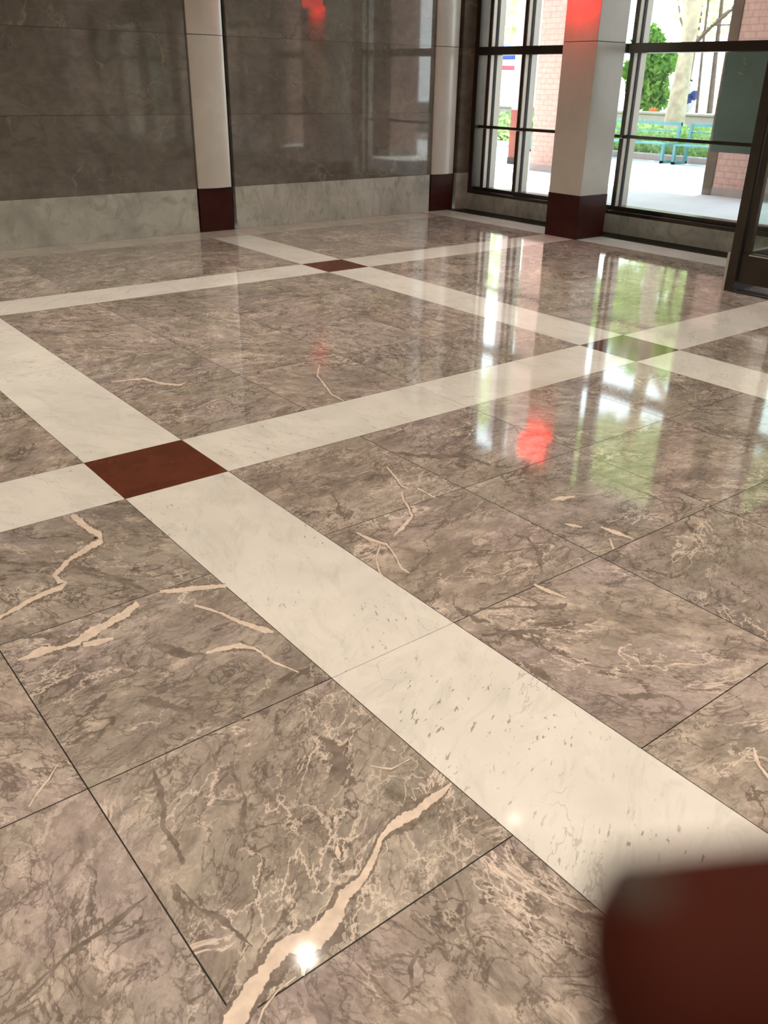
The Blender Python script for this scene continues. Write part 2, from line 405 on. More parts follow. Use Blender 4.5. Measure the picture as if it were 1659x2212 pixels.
# natural veins crossing particular slabs
VEINS=json.loads('''{"w":[[[1.1,1.107,1.099,1.1],[1.063,1.103,1.06,1.086],[1.018,1.104,1.013,1.078],[0.987,1.102,0.982,1.074],[0.953,1.106,0.943,1.066],[0.927,1.104,0.921,1.069],[0.888,1.089,0.887,1.072],[0.855,1.078,0.859,1.064],[0.828,1.057,0.834,1.045],[0.794,1.037,0.799,1.024],[0.767,1.021,0.771,1.006],[0.746,1.02,0.745,0.994],[0.712,1.021,0.717,0.988],[0.684,1.002,0.694,0.976],[0.651,0.989,0.663,0.956],[0.626,0.979,0.636,0.939],[0.604,0.976,0.603,0.926],[0.588,0.979,0.573,0.933],[0.56,0.987,0.55,0.946],[0.528,0.987,0.531,0.948],[0.492,0.973,0.501,0.94],[0.458,0.955,0.468,0.927],[0.431,0.941,0.442,0.915],[0.397,0.923,0.411,0.895],[0.369,0.902,0.384,0.875]],[[0.876,3.019,0.892,3.037],[0.874,2.929,0.906,2.966],[0.882,2.853,0.912,2.892],[0.892,2.795,0.926,2.824],[0.893,2.787,0.895,2.74],[0.838,2.761,0.832,2.708],[0.767,2.728,0.764,2.678],[0.716,2.682,0.719,2.637],[0.671,2.633,0.688,2.605],[0.665,2.559,0.687,2.587],[0.685,2.556,0.699,2.551],[0.666,2.547,0.662,2.515],[0.613,2.546,0.608,2.511],[0.554,2.523,0.552,2.495],[0.496,2.498,0.495,2.473],[0.448,2.477,0.448,2.455]],[[0.83,2.311,0.828,2.276],[0.784,2.291,0.779,2.24],[0.715,2.266,0.71,2.221],[0.641,2.249,0.636,2.195],[0.601,2.231,0.595,2.183],[0.56,2.226,0.552,2.187],[0.51,2.24,0.502,2.196],[0.459,2.224,0.456,2.2],[0.431,2.22,0.429,2.211]],[[0.604,2.165,0.61,2.189],[0.648,2.15,0.657,2.183],[0.689,2.148,0.693,2.163]],[[0.911,2.309,0.918,2.325],[0.951,2.272,0.965,2.304],[1.02,2.245,1.035,2.278],[1.1,2.211,1.11,2.233]],[[0.876,1.92,0.88,1.931],[0.932,1.897,0.943,1.923],[0.967,1.881,0.984,1.91],[0.997,1.851,1.01,1.864],[1.007,1.767,1.014,1.773],[1.041,1.684,1.045,1.688]],[[0.964,2.17,0.97,2.179],[0.998,2.099,1.011,2.114],[1.03,1.995,1.042,2.009],[1.069,1.91,1.09,1.936],[1.085,1.894,1.093,1.902]],[[1.628,4.464,1.636,4.488],[1.735,4.434,1.753,4.481],[1.786,4.402,1.819,4.47],[1.832,4.267,1.87,4.337],[1.905,4.185,1.932,4.244],[1.965,4.238,1.972,4.259]],[[2.747,4.098,2.752,4.085],[2.606,3.922,2.632,3.923],[2.548,3.764,2.584,3.788],[2.489,3.61,2.526,3.64],[2.483,3.48,2.502,3.498]],[[2.137,2.678,2.15,2.684],[2.086,2.546,2.111,2.557],[2.059,2.479,2.082,2.492],[2.065,2.446,2.084,2.463]],[[2.028,2.445,2.045,2.442],[1.983,2.377,2.003,2.38],[1.953,2.316,1.983,2.322],[1.921,2.262,1.935,2.234],[1.851,2.223,1.841,2.174],[1.778,2.174,1.774,2.16]],[[1.67,2.263,1.682,2.273],[1.67,2.181,1.7,2.208],[1.696,2.119,1.721,2.138],[1.681,2.061,1.696,2.065],[1.633,1.958,1.656,1.966],[1.642,1.919,1.651,1.925]],[[1.685,2.141,1.688,2.131],[1.613,2.077,1.622,2.07],[1.563,1.99,1.576,1.991],[1.547,1.937,1.558,1.94]],[[2.096,2.42,2.122,2.44],[2.101,2.314,2.117,2.326]],[[1.926,1.612,1.944,1.622],[1.923,1.556,1.958,1.576],[1.951,1.493,1.964,1.5]],[[2.469,2.022,2.478,2.032],[2.501,1.987,2.557,2.042],[2.57,1.984,2.583,1.995]],[[2.355,1.851,2.365,1.857],[2.349,1.802,2.393,1.833],[2.386,1.79,2.395,1.797]],[[2.441,1.748,2.461,1.76],[2.434,1.676,2.487,1.706],[2.462,1.614,2.482,1.625]],[[2.399,1.674,2.408,1.674],[2.338,1.615,2.36,1.612]],[[1.793,0.732,1.802,0.73],[1.734,0.688,1.761,0.684],[1.716,0.647,1.739,0.647]],[[0.375,1.735,0.377,1.729],[0.338,1.697,0.342,1.686],[0.302,1.669,0.305,1.658],[0.274,1.64,0.277,1.631]],[[1.073,1.23,1.071,1.224],[1.017,1.233,1.01,1.221],[0.982,1.269,0.977,1.264]],[[0.865,1.064,0.868,1.063],[0.853,1.043,0.858,1.037],[0.833,1.035,0.833,1.032]],[[0.697,1.025,0.699,1.021],[0.667,1.008,0.669,1.001],[0.65,1.006,0.651,1.002],[0.624,0.985,0.626,0.981],[0.602,0.976,0.603,0.973]],[[0.569,0.954,0.579,0.95],[0.557,0.944,0.58,0.931],[0.546,0.931,0.571,0.912],[0.542,0.906,0.549,0.901]],[[0.768,1.116,0.776,1.113],[0.752,1.105,0.775,1.092],[0.751,1.086,0.758,1.082]],[[0.534,0.912,0.534,0.908],[0.492,0.911,0.493,0.904],[0.452,0.896,0.455,0.889],[0.421,0.871,0.424,0.866]]],"d":[[[0.555,2.809,0.56,2.825],[0.626,2.738,0.635,2.764],[0.731,2.675,0.739,2.696],[0.788,2.573,0.799,2.594],[0.838,2.461,0.851,2.479],[0.887,2.315,0.895,2.325]],[[0.476,2.311,0.48,2.323],[0.539,2.257,0.55,2.285],[0.598,2.192,0.612,2.223],[0.631,2.166,0.636,2.177]],[[0.766,2.047,0.771,2.054],[0.784,1.996,0.802,2.022],[0.821,1.948,0.833,1.968],[0.868,1.922,0.872,1.93]],[[0.728,1.679,0.733,1.687],[0.769,1.629,0.78,1.648],[0.827,1.586,0.833,1.595]],[[0.73,1.777,0.735,1.786],[0.779,1.724,0.788,1.742],[0.855,1.683,0.86,1.692]],[[0.631,1.837,0.636,1.846],[0.655,1.78,0.677,1.815],[0.692,1.743,0.702,1.758],[0.761,1.642,0.774,1.659],[0.784,1.607,0.788,1.612]],[[0.935,1.429,0.946,1.432],[0.916,1.367,0.955,1.375],[0.9,1.313,0.951,1.322],[0.909,1.27,0.932,1.274],[0.912,1.237,0.919,1.237]],[[0.551,1.579,0.555,1.578],[0.535,1.513,0.545,1.51],[0.509,1.443,0.52,1.437],[0.487,1.389,0.5,1.387],[0.485,1.325,0.497,1.325],[0.478,1.273,0.486,1.272]],[[0.693,1.448,0.702,1.452],[0.694,1.41,0.705,1.41],[0.676,1.353,0.682,1.35],[0.641,1.31,0.647,1.305],[0.63,1.266,0.634,1.266]],[[0.389,1.247,0.389,1.244],[0.346,1.239,0.347,1.232],[0.291,1.222,0.292,1.215],[0.246,1.224,0.246,1.218],[0.205,1.212,0.206,1.206],[0.156,1.196,0.158,1.19],[0.108,1.176,0.109,1.17],[0.074,1.169,0.075,1.164]],[[0.075,1.165,0.074,1.169],[0.124,1.165,0.123,1.17],[0.217,1.21,0.216,1.216],[0.316,1.229,0.316,1.235],[0.381,1.239,0.381,1.245]],[[0.446,1.235,0.45,1.237],[0.456,1.154,0.464,1.159],[0.478,1.1,0.491,1.108],[0.49,1.048,0.502,1.052],[0.498,1.013,0.503,1.015]],[[1.679,1.613,1.688,1.623],[1.769,1.548,1.788,1.567],[1.864,1.476,1.884,1.496],[1.926,1.463,1.936,1.473]],[[1.583,1.503,1.591,1.512],[1.659,1.46,1.672,1.474],[1.761,1.402,1.775,1.416]],[[1.687,1.072,1.697,1.079],[1.71,1.035,1.73,1.05],[1.778,0.993,1.791,1.003]],[[2.83,2.11,2.847,2.12],[2.819,1.703,2.851,1.718],[2.766,1.653,2.791,1.646],[2.704,1.607,2.71,1.6]],[[2.13,1.9,2.144,1.912],[2.154,1.857,2.177,1.868],[2.083,1.742,2.109,1.74],[2.0,1.65,2.013,1.645]],[[1.797,2.612,1.808,2.617],[1.759,2.516,1.777,2.517],[1.704,2.435,1.72,2.427]],[[2.252,2.803,2.266,2.819],[2.316,2.683,2.337,2.707],[2.481,2.558,2.511,2.588],[2.512,2.415,2.536,2.433]],[[1.63,1.671,1.636,1.674],[1.619,1.576,1.64,1.589],[1.653,1.536,1.661,1.542]],[[1.585,1.335,1.595,1.339],[1.564,1.261,1.61,1.28],[1.582,1.226,1.597,1.232]],[[0.918,0.891,0.923,0.89],[0.89,0.827,0.896,0.825],[0.857,0.799,0.863,0.796],[0.834,0.74,0.839,0.738]],[[0.753,0.816,0.755,0.812],[0.712,0.798,0.718,0.792],[0.687,0.76,0.691,0.754],[0.664,0.755,0.664,0.752]]]}''')
def strip(rows,z,m,jit,grow=0.0,thin=1.0):
    rows=[[(r[0]+r[2])/2+(r[0]-r[2])/2*thin,(r[1]+r[3])/2+(r[1]-r[3])/2*thin,(r[0]+r[2])/2-(r[0]-r[2])/2*thin,(r[1]+r[3])/2-(r[1]-r[3])/2*thin] for r in rows]
    pts=[]
    for i in range(len(rows)-1):
        a=rows[i]; b=rows[i+1]
        ln=math.dist(((a[0]+a[2])/2,(a[1]+a[3])/2),((b[0]+b[2])/2,(b[1]+b[3])/2))
        n=max(2,int(ln/.004))
        n=min(n,50)
        for k in range(n):
            t=k/n; pts.append([a[j]*(1-t)+b[j]*t for j in range(4)])
    pts.append(list(rows[-1]))
    out=[]; s1=s2=q1=q2=0
    for i,p in enumerate(pts):
        w=math.dist(p[:2],p[2:])
        s1=s1*.90+random.uniform(-1,1)*.24; s2=s2*.90+random.uniform(-1,1)*.24
        q1=q1*.55+random.uniform(-1,1)*.15; q2=q2*.55+random.uniform(-1,1)*.15
        e=min(1,i/4+.15,(len(pts)-1-i)/4+.15)
        dx,dy=(p[0]-p[2])/max(w,1e-6),(p[1]-p[3])/max(w,1e-6)
        w2=w*jit*e; g=grow*w*e
        a1=max(-.42*w,(s1+q1)*w2+g); a2=max(-.42*w,(s2+q2)*w2+g)
        out.append(((p[0]+dx*a1,p[1]+dy*a1),(p[2]-dx*a2,p[3]-dy*a2)))
    for i in range(len(out)-1):
        (a,b),(c,d)=out[i],out[i+1]
        fl.poly([(*a,z),(*b,z),(*d,z),(*c,z)],m); seeds.append((.3,.4,.5))
for i,rows in enumerate(VEINS['d']): strip(rows,.00012+i*2e-6,DVEIN,.8)
for i,rows in enumerate(VEINS['w']):
    if i in (0,): strip(rows,.0002,DVEIN,.5,grow=.28)
    strip(rows,.00022+i*3e-6,HALO,.75,grow=.10,thin=1 if i<7 else .6)
    strip(rows,.0003+i*3e-6,VEIN,.34,grow=-.06,thin=1 if i<7 else .55)
floor=struct('floor',fl,[M['grey'],M['white'],M['brown'],M['grout'],M['vein'],M['dvein'],M['rose'],M['halo']])
def set_seed(o,seedlist=None):
    me=o.data; at=me.attributes.new('stone_seed','FLOAT_VECTOR','FACE')
    flat=[]
    for s in seedlist: flat+=list(s)
    at.data.foreach_set('vector',flat)
set_seed(floor,seeds)
def seed_islands(o,per=6):
    n=len(o.data.polygons); sl=[]; cur=None
    for i in range(n):
        if i%per==0: cur=(random.random(),random.random(),random.random())
        sl.append(cur)
    set_seed(o,sl)

# floor grille in front of the curb
gr=thing('floor_grille','black slotted floor grille along the foot of the window wall','grille',(XS,5,0))
t=MB(); t.box(XS,XC+.02,-6.7,YW,-.2,-.03); t.box(XS,XS+.008,-6.7,YW,-.03,.002); t.build('tray',M['black'],gr)
t=MB()
for k in range(9):
    x=XS+.025+k*.037; t.box(x,x+.012,-6.7,YW,-.022,-.004)
t.build('slats',M['bronze'],gr)

# ------------------------------------------------------------------ back wall
wb=MB(); gx=.0015
pil=[(1.17,1.56),(4.447,4.842),(7.725,8.095)]
edges=[(-5.42,1.156)]
for i in range(len(pil)-1): edges.append((pil[i][1]+.05,pil[i+1][0]-.014))
edges.append((8.17,XG+.30))
def course(mb,a,b,z0,z1,m,y=YW,th=.06,lean=0):
    mb.box(a+gx,b-gx,y,y+th,z0+gx,z1-gx,m)
for (a,b) in edges:
    course(wb,a,b,ZB,ZJ1,0); course(wb,a,b,ZJ1,ZJ2,0); course(wb,a,b,ZJ2,2.62,0); course(wb,a,b,2.62,HC,0)
wo=struct('wall_back',wb,[M['greywall']]); seed_islands(wo)
bb=MB()
for (a,b) in edges: course(bb,a,b,0,ZB,0)
bo=struct('baseboard_back',bb,[M['whitewall']]); seed_islands(bo)
bk=MB(); bk.box(-5.6,XG+.3,YW+.065,YW+.30,-.2,HC+.2)
struct('wall_back_core',bk,M['bronze'])
plabel=['white stone wall pilaster with dark red foot just outside the left edge','wide white stone pilaster with dark red foot in the middle of the grey wall',
 'narrow white stone pilaster with dark red foot beside the room corner']
for i,(a,b) in enumerate(pil):
    t=thing('pilaster',plabel[i],'pilaster',((a+b)/2,YW-.005,0),None)
    m=MB(); m.box(a,b,YW-.012,YW+.064,.0,ZB-.001); o=m.build('foot',M['brownbase'],t,bevel=.002); o['label']='dark red granite foot'; seed_islands(o)
    n=14
    m=MB()
    for (z0,z1) in ((ZB+.001,ZJ2-.003),(ZJ2+.003,HC-.001)):
        # shallow rounded front
        prof=[]
        for k in range(n+1):
            u=k/n; prof.append((a+(b-a)*u, YW-.012-.035*math.sin(PI*u)**.8))
        prof=prof+[(b,YW+.064),(a,YW+.064)]
        base=len(m.v); c=len(prof)
        m.v+=[(x,y,z0) for x,y in prof]+[(x,y,z1) for x,y in prof]
        m.f.append(tuple(base+q for q in reversed(range(c)))); m.m.append(0)
        m.f.append(tuple(base+c+q for q in range(c))); m.m.append(0)
        for q in range(c): m.f.append((base+q,base+(q+1)%c,base+c+(q+1)%c,base+c+q)); m.m.append(0)
    o=m.build('shaft',M['whiteface'],t); seed_islands(o,18)
    m=MB(); m.box(a+.01,b-.01,YW,YW+.06,ZJ2-.003,ZJ2+.003); m.build('joint',M['grout'],t)

# ------------------------------------------------------------------ pier in front of the windows
t=thing('square_pier','square white stone pier with dark red foot and red lit top','pier',(7.82,6.52,0))
X0,X1,Y0,Y1=7.592,8.046,6.295,6.742
m=MB(); m.box(X0,X1,Y0,Y1,0,ZB-.002); o=m.build('foot',M['brownbase'],t,bevel=.002); seed_islands(o); o['label']='dark red granite foot'
m=MB(); m.box(X0+.003,X1-.003,Y0+.003,Y1-.003,ZB-.002,ZJ2-.002); o=m.build('shaft',M['whiteface'],t,bevel=.003); seed_islands(o)
m=MB(); m.box(X0+.006,X1-.006,Y0+.006,Y1-.006,ZJ2-.002,ZJ2+.003); m.build('joint',M['grout'],t)
m=MB(); m.box(X0+.003,X1-.003,Y0+.003,Y1-.003,ZJ2+.003,HC); o=m.build('upper_shaft',M['whiteface'],t,bevel=.003); seed_islands(o)
# red lit fitting high on the pier
t=thing('red_lamp','glowing red wall lamp mounted high on the white stone pier','lamp',(X0+.003,6.55,2.50))
m=MB(); m.box(X0-.035,X0+.002,6.37,6.73,2.40,2.62); m.build('back_plate',M['bronze'],t,bevel=.004)
m=MB(); m.box(X0-.13,X0-.035,6.36,6.74,2.39,2.63); m.build('lens',M['redlamp'],t,bevel=.012)
lt=bpy.data.lights.new('red_lamp_light','AREA'); lt.shape='RECTANGLE'; lt.size=.08; lt.size_y=.34; lt.color=(1,.008,.01); lt.energy=8
lo=bpy.data.objects.new('red_lamp_light',lt); COL.objects.link(lo); lo.location=(X0-.085,6.55,2.385)
lo.rotation_euler=(0,math.radians(-22),0)

# ------------------------------------------------------------------ window wall
def sill_run(n,y0,y1):
    m=MB(); 
    y=y1
    while y>y0+.01:
        ya=max(y0,y-1.4); m.box(XC,XG+.22,ya+.001,y-.001,-.2,.195); y=ya
    o=struct('trim_%d'%n,m,M['whitewall']); seed_islands(o)
sill_run(1,3.97,YW); sill_run(2,-6.7,.55)
def mullion(par,y,z0,z1):
    """y = edge nearer the back wall"""
    m=MB(); m.box(XG-.085,XG-.02,y-.062,y,z0,z1); o=m.build('mullion',M['steel'],par,bevel=.003)
    g=MB(); g.box(XG-.022,XG+.018,y-.070,y+.008,z0,z1); g.build('gasket',M['rubber'],o)
    c=MB(); c.box(XG+.018,XG+.115,y-.066,y-.002,z0,z1); c.build('outer_cap',M['steel'],o)
    e=MB(); e.box(XG-.095,XG-.085,y-.052,y-.010,z0,z1); e.build('bead',M['bronze'],o)
def window(n,ya,yb,mulls,ztop=3.45,label=None):
    """ya>yb"""
    t=bpy.data.objects.new('window_%d'%n,None); COL.objects.link(t); t.location=(XG,(ya+yb)/2,.2); t['kind']='structure'
    m=MB()
    m.box(XG-.115,XG+.13,yb,ya,.195,.235); m.box(XG-.05,XG+.10,yb,ya,.235,.278); m.build('sill_frame',M['bronze'],t,bevel=.003)
    m=MB(); m.box(XG-.10,XG+.10,yb,ya,1.812,1.902); m.build('transom',M['bronze'],t,bevel=.003)
    m=MB(); m.box(XG-.03,XG+.03,yb,ya,.984,1.018); m.build('glazing_bar',M['bronze'],t,bevel=.002)
    m=MB(); m.box(XG-.10,XG+.10,yb,ya,ztop,ztop+.12); m.box(XG-.02,XG+.2,yb,ya,ztop+.12,HC); m.build('head_frame',M['bronze'],t)
    for y in mulls:
        mullion(t,y,.278,.984); mullion(t,y,1.018,1.812); mullion(t,y,1.902,ztop)
    ed=[ya]+sum([[y,y-.062] for y in mulls],[])+[yb]
    for i in range(0,len(ed),2):
        if ed[i]-ed[i+1]<.02: continue
        for z0,z1 in ((.278,.984),(1.018,1.812),(1.902,ztop)):
            m=MB(); m.box(XG-.004,XG+.004,ed[i+1]-.005,ed[i]+.005,z0-.005,z1+.005); m.build('pane',M['glass'],t)
    return t
window(1,8.80,6.54,[8.655,8.075]); window(2,6.52,3.97,[6.505])
window(3,.55,-6.7,[-.9,-2.4,-3.9,-5.4])
m=MB(); m.box(XG-.10,XG+.12,8.80,YW,.2,HC); struct('trim_3',m,M['bronze'])
# outer shell above the windows
m=MB(); m.box(XG+.2,XG+.30,-6.7,YW+.3,3.45,HC+.2); struct('wall_window_side',m,M['conc'])

# ------------------------------------------------------------------ vestibule with doors (right edge)
d=bpy.data.objects.new('door_1',None); COL.objects.link(d); d.location=(6.66,3.9,0); d['kind']='structure'
XD=6.66
m=MB(); m.box(XD,XD+.12,3.825,3.905,0,2.55); m.build('door_post',M['bronze'],d,bevel=.004)
m=MB(); m.box(XD-.004,XD+.10,3.905,3.925,0,.30); o=m.build('bright_edge_strip',M['steel'],d); o['label']='bright metal strip on the post'
m=MB(); m.box(XD,XD+.12,.62,3.825,2.40,2.55); m.build('head_rail',M['bronze'],d)
m=MB(); m.box(XD-.01,XD+.13,.62,3.825,0,.012); m.build('threshold',M['bronze'],d,bevel=.003)
m=MB(); m.box(XD,XD+.12,.62,.70,0,2.55); m.build('door_post',M['bronze'],d)
def leaf(ya,yb):
    m=MB()
    m.box(XD+.03,XD+.08,yb,ya,.075,.312); m.box(XD+.03,XD+.08,yb,ya,2.28,2.395)
    m.box(XD+.03,XD+.08,ya-.055,ya,.312,2.28); m.box(XD+.03,XD+.08,yb,yb+.055,.312,2.28)
    lf=m.build('door_leaf',M['bronze'],d,bevel=.004)
    g=MB(); g.box(XD+.05,XD+.058,yb+.05,ya-.05,.306,2.286); g.build('pane',M['glass'],lf)
    h=MB(); h.bar((XD-.045,yb+.10,.95),(XD-.045,yb+.10,1.35),.025,.025); h.bar((XD-.045,yb+.10,.98),(XD+.03,yb+.10,.98),.018,.018); h.bar((XD-.045,yb+.10,1.32),(XD+.03,yb+.10,1.32),.018,.018)
    h.build('door_handle',M['steel'],lf)
    s=MB(); s.box(XD+.03,XD+.08,yb+.002,ya-.002,.012,.016); s.build('sweep',M['rubber'],lf)
    k=MB(); k.box(XD+.022,XD+.03,yb+.06,ya-.06,.296,.304); k.build('glazing_bead',M['steel'],lf)
leaf(3.815,2.78); leaf(2.77,1.74); leaf(1.73,.71)
m=MB(); 
for yy in (3.84,.62):
    m.box(XD+.12,XG+.1,yy,yy+.06,0,.30); m.box(XD+.12,XG+.1,yy,yy+.06,2.40,2.55); m.box(XD+.9,XD+.98,yy,yy+.06,.3,2.4)
m.build('side_frame',M['bronze'],d)
m=MB()
for yy in (3.868,.65): m.box(XD+.12,XG+.1,yy,yy+.008,.29,2.41)
m.build('side_pane',M['glass'],d)
m=MB(); m.box(XD,XG+.1,.62,3.905,2.55,2.62); m.build('canopy_slab',M['bronze'],d)
m=MB(); m.box(XG-.05,XG+.1,.62,3.905,2.62,HC); m.build('upper_panel',M['bronze'],d)
m=MB(); m.box(XG-.06,XG+.1,3.905,3.97,0,HC); m.build('wall_post',M['bronze'],d)
m=MB(); m.box(XS,XG+.1,.62,3.9,-.03,-.0005); m.build('mat_well',M['grout'],d)
# outer leaves of the vestibule
m=MB()
for (a,b) in ((3.83,2.78),(2.77,1.74),(1.73,.70)):
    m.box(XG+.02,XG+.07,b,a,.02,.28); m.box(XG+.02,XG+.07,b,a,2.28,2.4); m.box(XG+.02,XG+.07,a-.055,a,.28,2.28); m.box(XG+.02,XG+.07,b,b+.055,.28,2.28)
m.build('outer_leaves',M['bronze'],d)
# ------------------------------------------------------------------ rest of the room
m=MB(); m.box(-5.62,-5.42,-6.9,YW+.3,-.2,HC+.2); struct('wall_left',m,M['backwall'])
m=MB(); m.box(-5.62,XG+.3,-6.9,-6.7,-.2,HC+.2); struct('wall_front',m,M['backwall'])
m=MB(); m.box(-5.62,XG+.3,-6.9,YW+.3,HC,HC+.2); struct('ceiling',m,M['ceil'])
# recessed downlights; rows besides the first are added fill for floor and walls
k0=None; cnt=0
for yy,pw,sp in ((3.26,3,91),(1.25,24,150),(-.75,24,150),(-2.75,14,150),(-4.75,8,150),(5.25,13,86),(7.25,13,104)):
    for xx in (-3.9,-1.93,.03,2.0,3.98,5.95):
        if k0 is None:
            k0=thing('ceiling_downlight_and_fill','small round recessed downlight in the plain ceiling, most rows added as fill','downlight',(xx,yy,HC),'recessed ceiling downlights')
            r=MB(); 
            n=28
            for k in range(n):
                a0=2*PI*k/n; a1=2*PI*(k+1)/n
                P=lambda rr,a,z:(xx+rr*math.cos(a),yy+rr*math.sin(a),z)
                r.poly([P(.062,a0,HC-.004),P(.062,a1,HC-.004),P(.082,a1,HC-.004),P(.082,a0,HC-.004)])
                r.poly([P(.082,a0,HC-.004),P(.082,a1,HC-.004),P(.082,a1,HC+.0),P(.082,a0,HC+.0)])
            r.build('ring',M['trimring'],k0)
            q=MB(); q.disc((xx,yy,HC-.002),.062,24,0,-1); q.build('lens',M['lampglow'],k0)
            cur=k0
        else:
            cur=copy_tree(k0); cur.location=(xx,yy,HC)
        li=bpy.data.lights.new('downlight_and_fill_light','AREA'); li.shape='DISK'; li.size=.11; li.energy=pw*.85; li.color=(1,.895,.775); li.spread=math.radians(sp)
        ob=bpy.data.objects.new('downlight_and_fill_light',li); COL.objects.link(ob); ob.location=(xx,yy,HC-.008)
# ------------------------------------------------------------------ outdoors
m=MB(); m.box(XG+.22,17.99,-60,70,-.25,-.02); m.box(21.35,110,-60,70,-.25,-.02); m.box(17.99,21.35,-60,-8,-.25,-.02); m.box(17.99,21.35,40,70,-.25,-.02)
struct('ground',m,M['pave'],)
m=MB(); m.box(XG+.30,14.3,-12,YW+1.9,6.3,6.8); struct('ceiling_arcade',m,M['conc'])
m=MB(); m.box(XG+.22,XG+.32,YW+.3,YW+18,-.02,6.3); m.box(XG+.22,14.2,-12.3,-12,-.02,6.3); struct('wall_arcade',m,M['brick'])  # wall across the arcade end is unseen, added as dark backdrop for reflections
m=MB(); m.box(XG+.30,XG+.40,-12,YW+18,HC+.2,6.3); struct('wall_upper_front',m,M['brick'])
def pillar(label,x0,x1,y0,y1,foot=True,darkedge=False,grp=None):
    t=thing('brick_pillar',label,'pillar',((x0+x1)/2,(y0+y1)/2,-.02),grp)
    m=MB(); m.box(x0,x1,y0,y1,-.02,6.3); m.build('shaft',M['brick'],t)
    if darkedge:
        m=MB(); m.box(x0-.01,x0+.25,y1,y1+.17,-.02,1.96 if False else 6.3); o=m.build('edge_post',M['bronze'],t); o['label']='dark metal post along the brick edge'
    m=MB(); m.box(x0-.008,x1+.008,y0-.008,y1+.008,-.02,.10); m.build('foot',M['conc'],t)
pillar('pink brick pillar seen through the left window, between mullion and pier',13.5,14.25,11.35,12.55)
pillar('pink brick pillar with dark edge at the far right, behind the hanging panel',12.9,13.75,6.9,8.09,darkedge=True)
pillar('pink brick pillar outside opposite the entrance doors',13.1,13.9,2.6,3.7)
pillar('wide unseen brick block added outside to darken the back wall reflection',13.1,13.9,-2.3,1.25)  # unseen brick mass, widened to keep the back wall reflection dark
pillar('longest unseen brick block added outside to darken the back wall reflection',13.1,13.9,-11,-3.0)  # added unseen block; the gap before it leaves one bright reflected stripe
t=thing('stone_column','slim pale outdoor column with red foot glimpsed in the narrow left pane','column',(14.35,13.85,-.02))
m=MB(); m.box(14.2,14.5,13.68,13.84,.11,1.02); o=m.build('foot',plain('weathered_red_stone',(.24,.065,.045),.7,vary=.15),t); o['label']='dull red lower block'
m=MB(); m.box(14.19,14.51,13.67,13.85,-.02,.11); m.build('plinth',M['black'],t)
m=MB(); m.box(14.2,14.5,13.68,13.84,1.02,6.3); m.build('shaft',M['curb'],t)
# hanging panel outside the right window
t=thing('hanging_panel','flat grey green panel with tiny gold marks outside the right window','panel',(8.66,5.28,.9))
m=MB(); m.box(8.64,8.665,4.70,5.515,.905,3.3 if False else 1.84); m.build('board',M['panel'],t)
for (y,z,w,h,s) in ((5.335,1.745,.05,.020,.012),(5.315,1.700,.045,.030,.014),(5.325,1.655,.055,.018,-.010),(5.36,1.615,.075,.026,.012)):
    X=8.637; m=MB()
    m.poly([(X,y,z+h),(X,y-w*.5,z+h+s*.3),(X,y-w*.55,z+h*.65),(X,y-.008,z+h*.6)])
    m.poly([(X,y-w*.3,z+h*.5),(X,y-w*.85,z+h*.6+s*.3),(X,y-w*.9,z+h*.2),(X,y-w*.35,z)])
    o=m.build('gold_mark',M['gold'],t); o['label']='tiny blurred gold mark'
for y in (4.8,5.4):
    m=MB(); m.box(8.60,8.66,y-.01,y+.01,1.82,1.85); m.build('hanger',M['bronze'],t)

# planter with hedge, curb and back wall
t=thing('planter','long raised planter with pinkish curb behind the teal benches','planter',(19.6,15,-.02))
m=MB(); m.box(18.0,18.25,-8,40,-.22,.11); m.build('curb',M['curb'],t,bevel=.01)
m=MB(); m.box(18.25,21.0,-8,40,-.22,.05); m.build('soil',M['soil'],t)
m=MB(); m.box(21.0,21.35,-8,40,-.22,.84); m.box(20.96,21.39,-8,40,.84,.90); m.build('back_wall',M['conc'],t,bevel=.01); 

def leaves(mb,cx,cy,cz,rx,ry,rz,n,size,shape='ell',droop=0,m=0):
    for _ in range(n):
        while True:
            a,b,c=random.uniform(-1,1),random.uniform(-1,1),random.uniform(-1,1)
            if shape=='box': break
            if a*a+b*b+c*c<1 and random.random()<(a*a+b*b+c*c)**.5+.25: break
        p=Vector((cx+a*rx,cy+b*ry,cz+c*rz))
        s=size*random.uniform(.6,1.3)
        q=Quaternion((random.gauss(0,1),random.gauss(0,1),random.gauss(0,1),random.gauss(0,1))).normalized()
        u=q@Vector((s,0,0)); v=q@Vector((0,s*.55,0))
        mb.poly([p-u,p-v*.9,p+u,p+v*.9],m)
hm=MB()
leaves(hm,19.4,10.5,.32,1.2,6.5,.32,9000,.085,'box'); leaves(hm,19.6,21,.35,1.2,6,.35,3500,.11,'box')
o=hm.build('hedge',M['leafA'],loc=(19.4,10.5,.05)); tag(o,'low leafy green hedge growing in the planter behind the benches','hedge',kind='stuff')
def tree(name,label,cat,pts,rads,barkm,crowns,leafm,lsize,group=None,branches=()):
    t=thing(name,label,cat,(pts[0][0],pts[0][1],pts[0][2]),group)
    m=MB(); m.tube(pts,rads,14); m.build('trunk',barkm,t,smooth=True)
    for br in branches:
        m=MB(); m.tube(br[0],br[1],8); m.build('branch',barkm if len(br)<3 else br[2],t,smooth=True)
    c=MB()
    for (x,y,z,rx,ry,rz,n) in crowns: leaves(c,x,y,z,rx,ry,rz,n,lsize)
    if c.f: c.build('foliage',leafm,t)
    return t
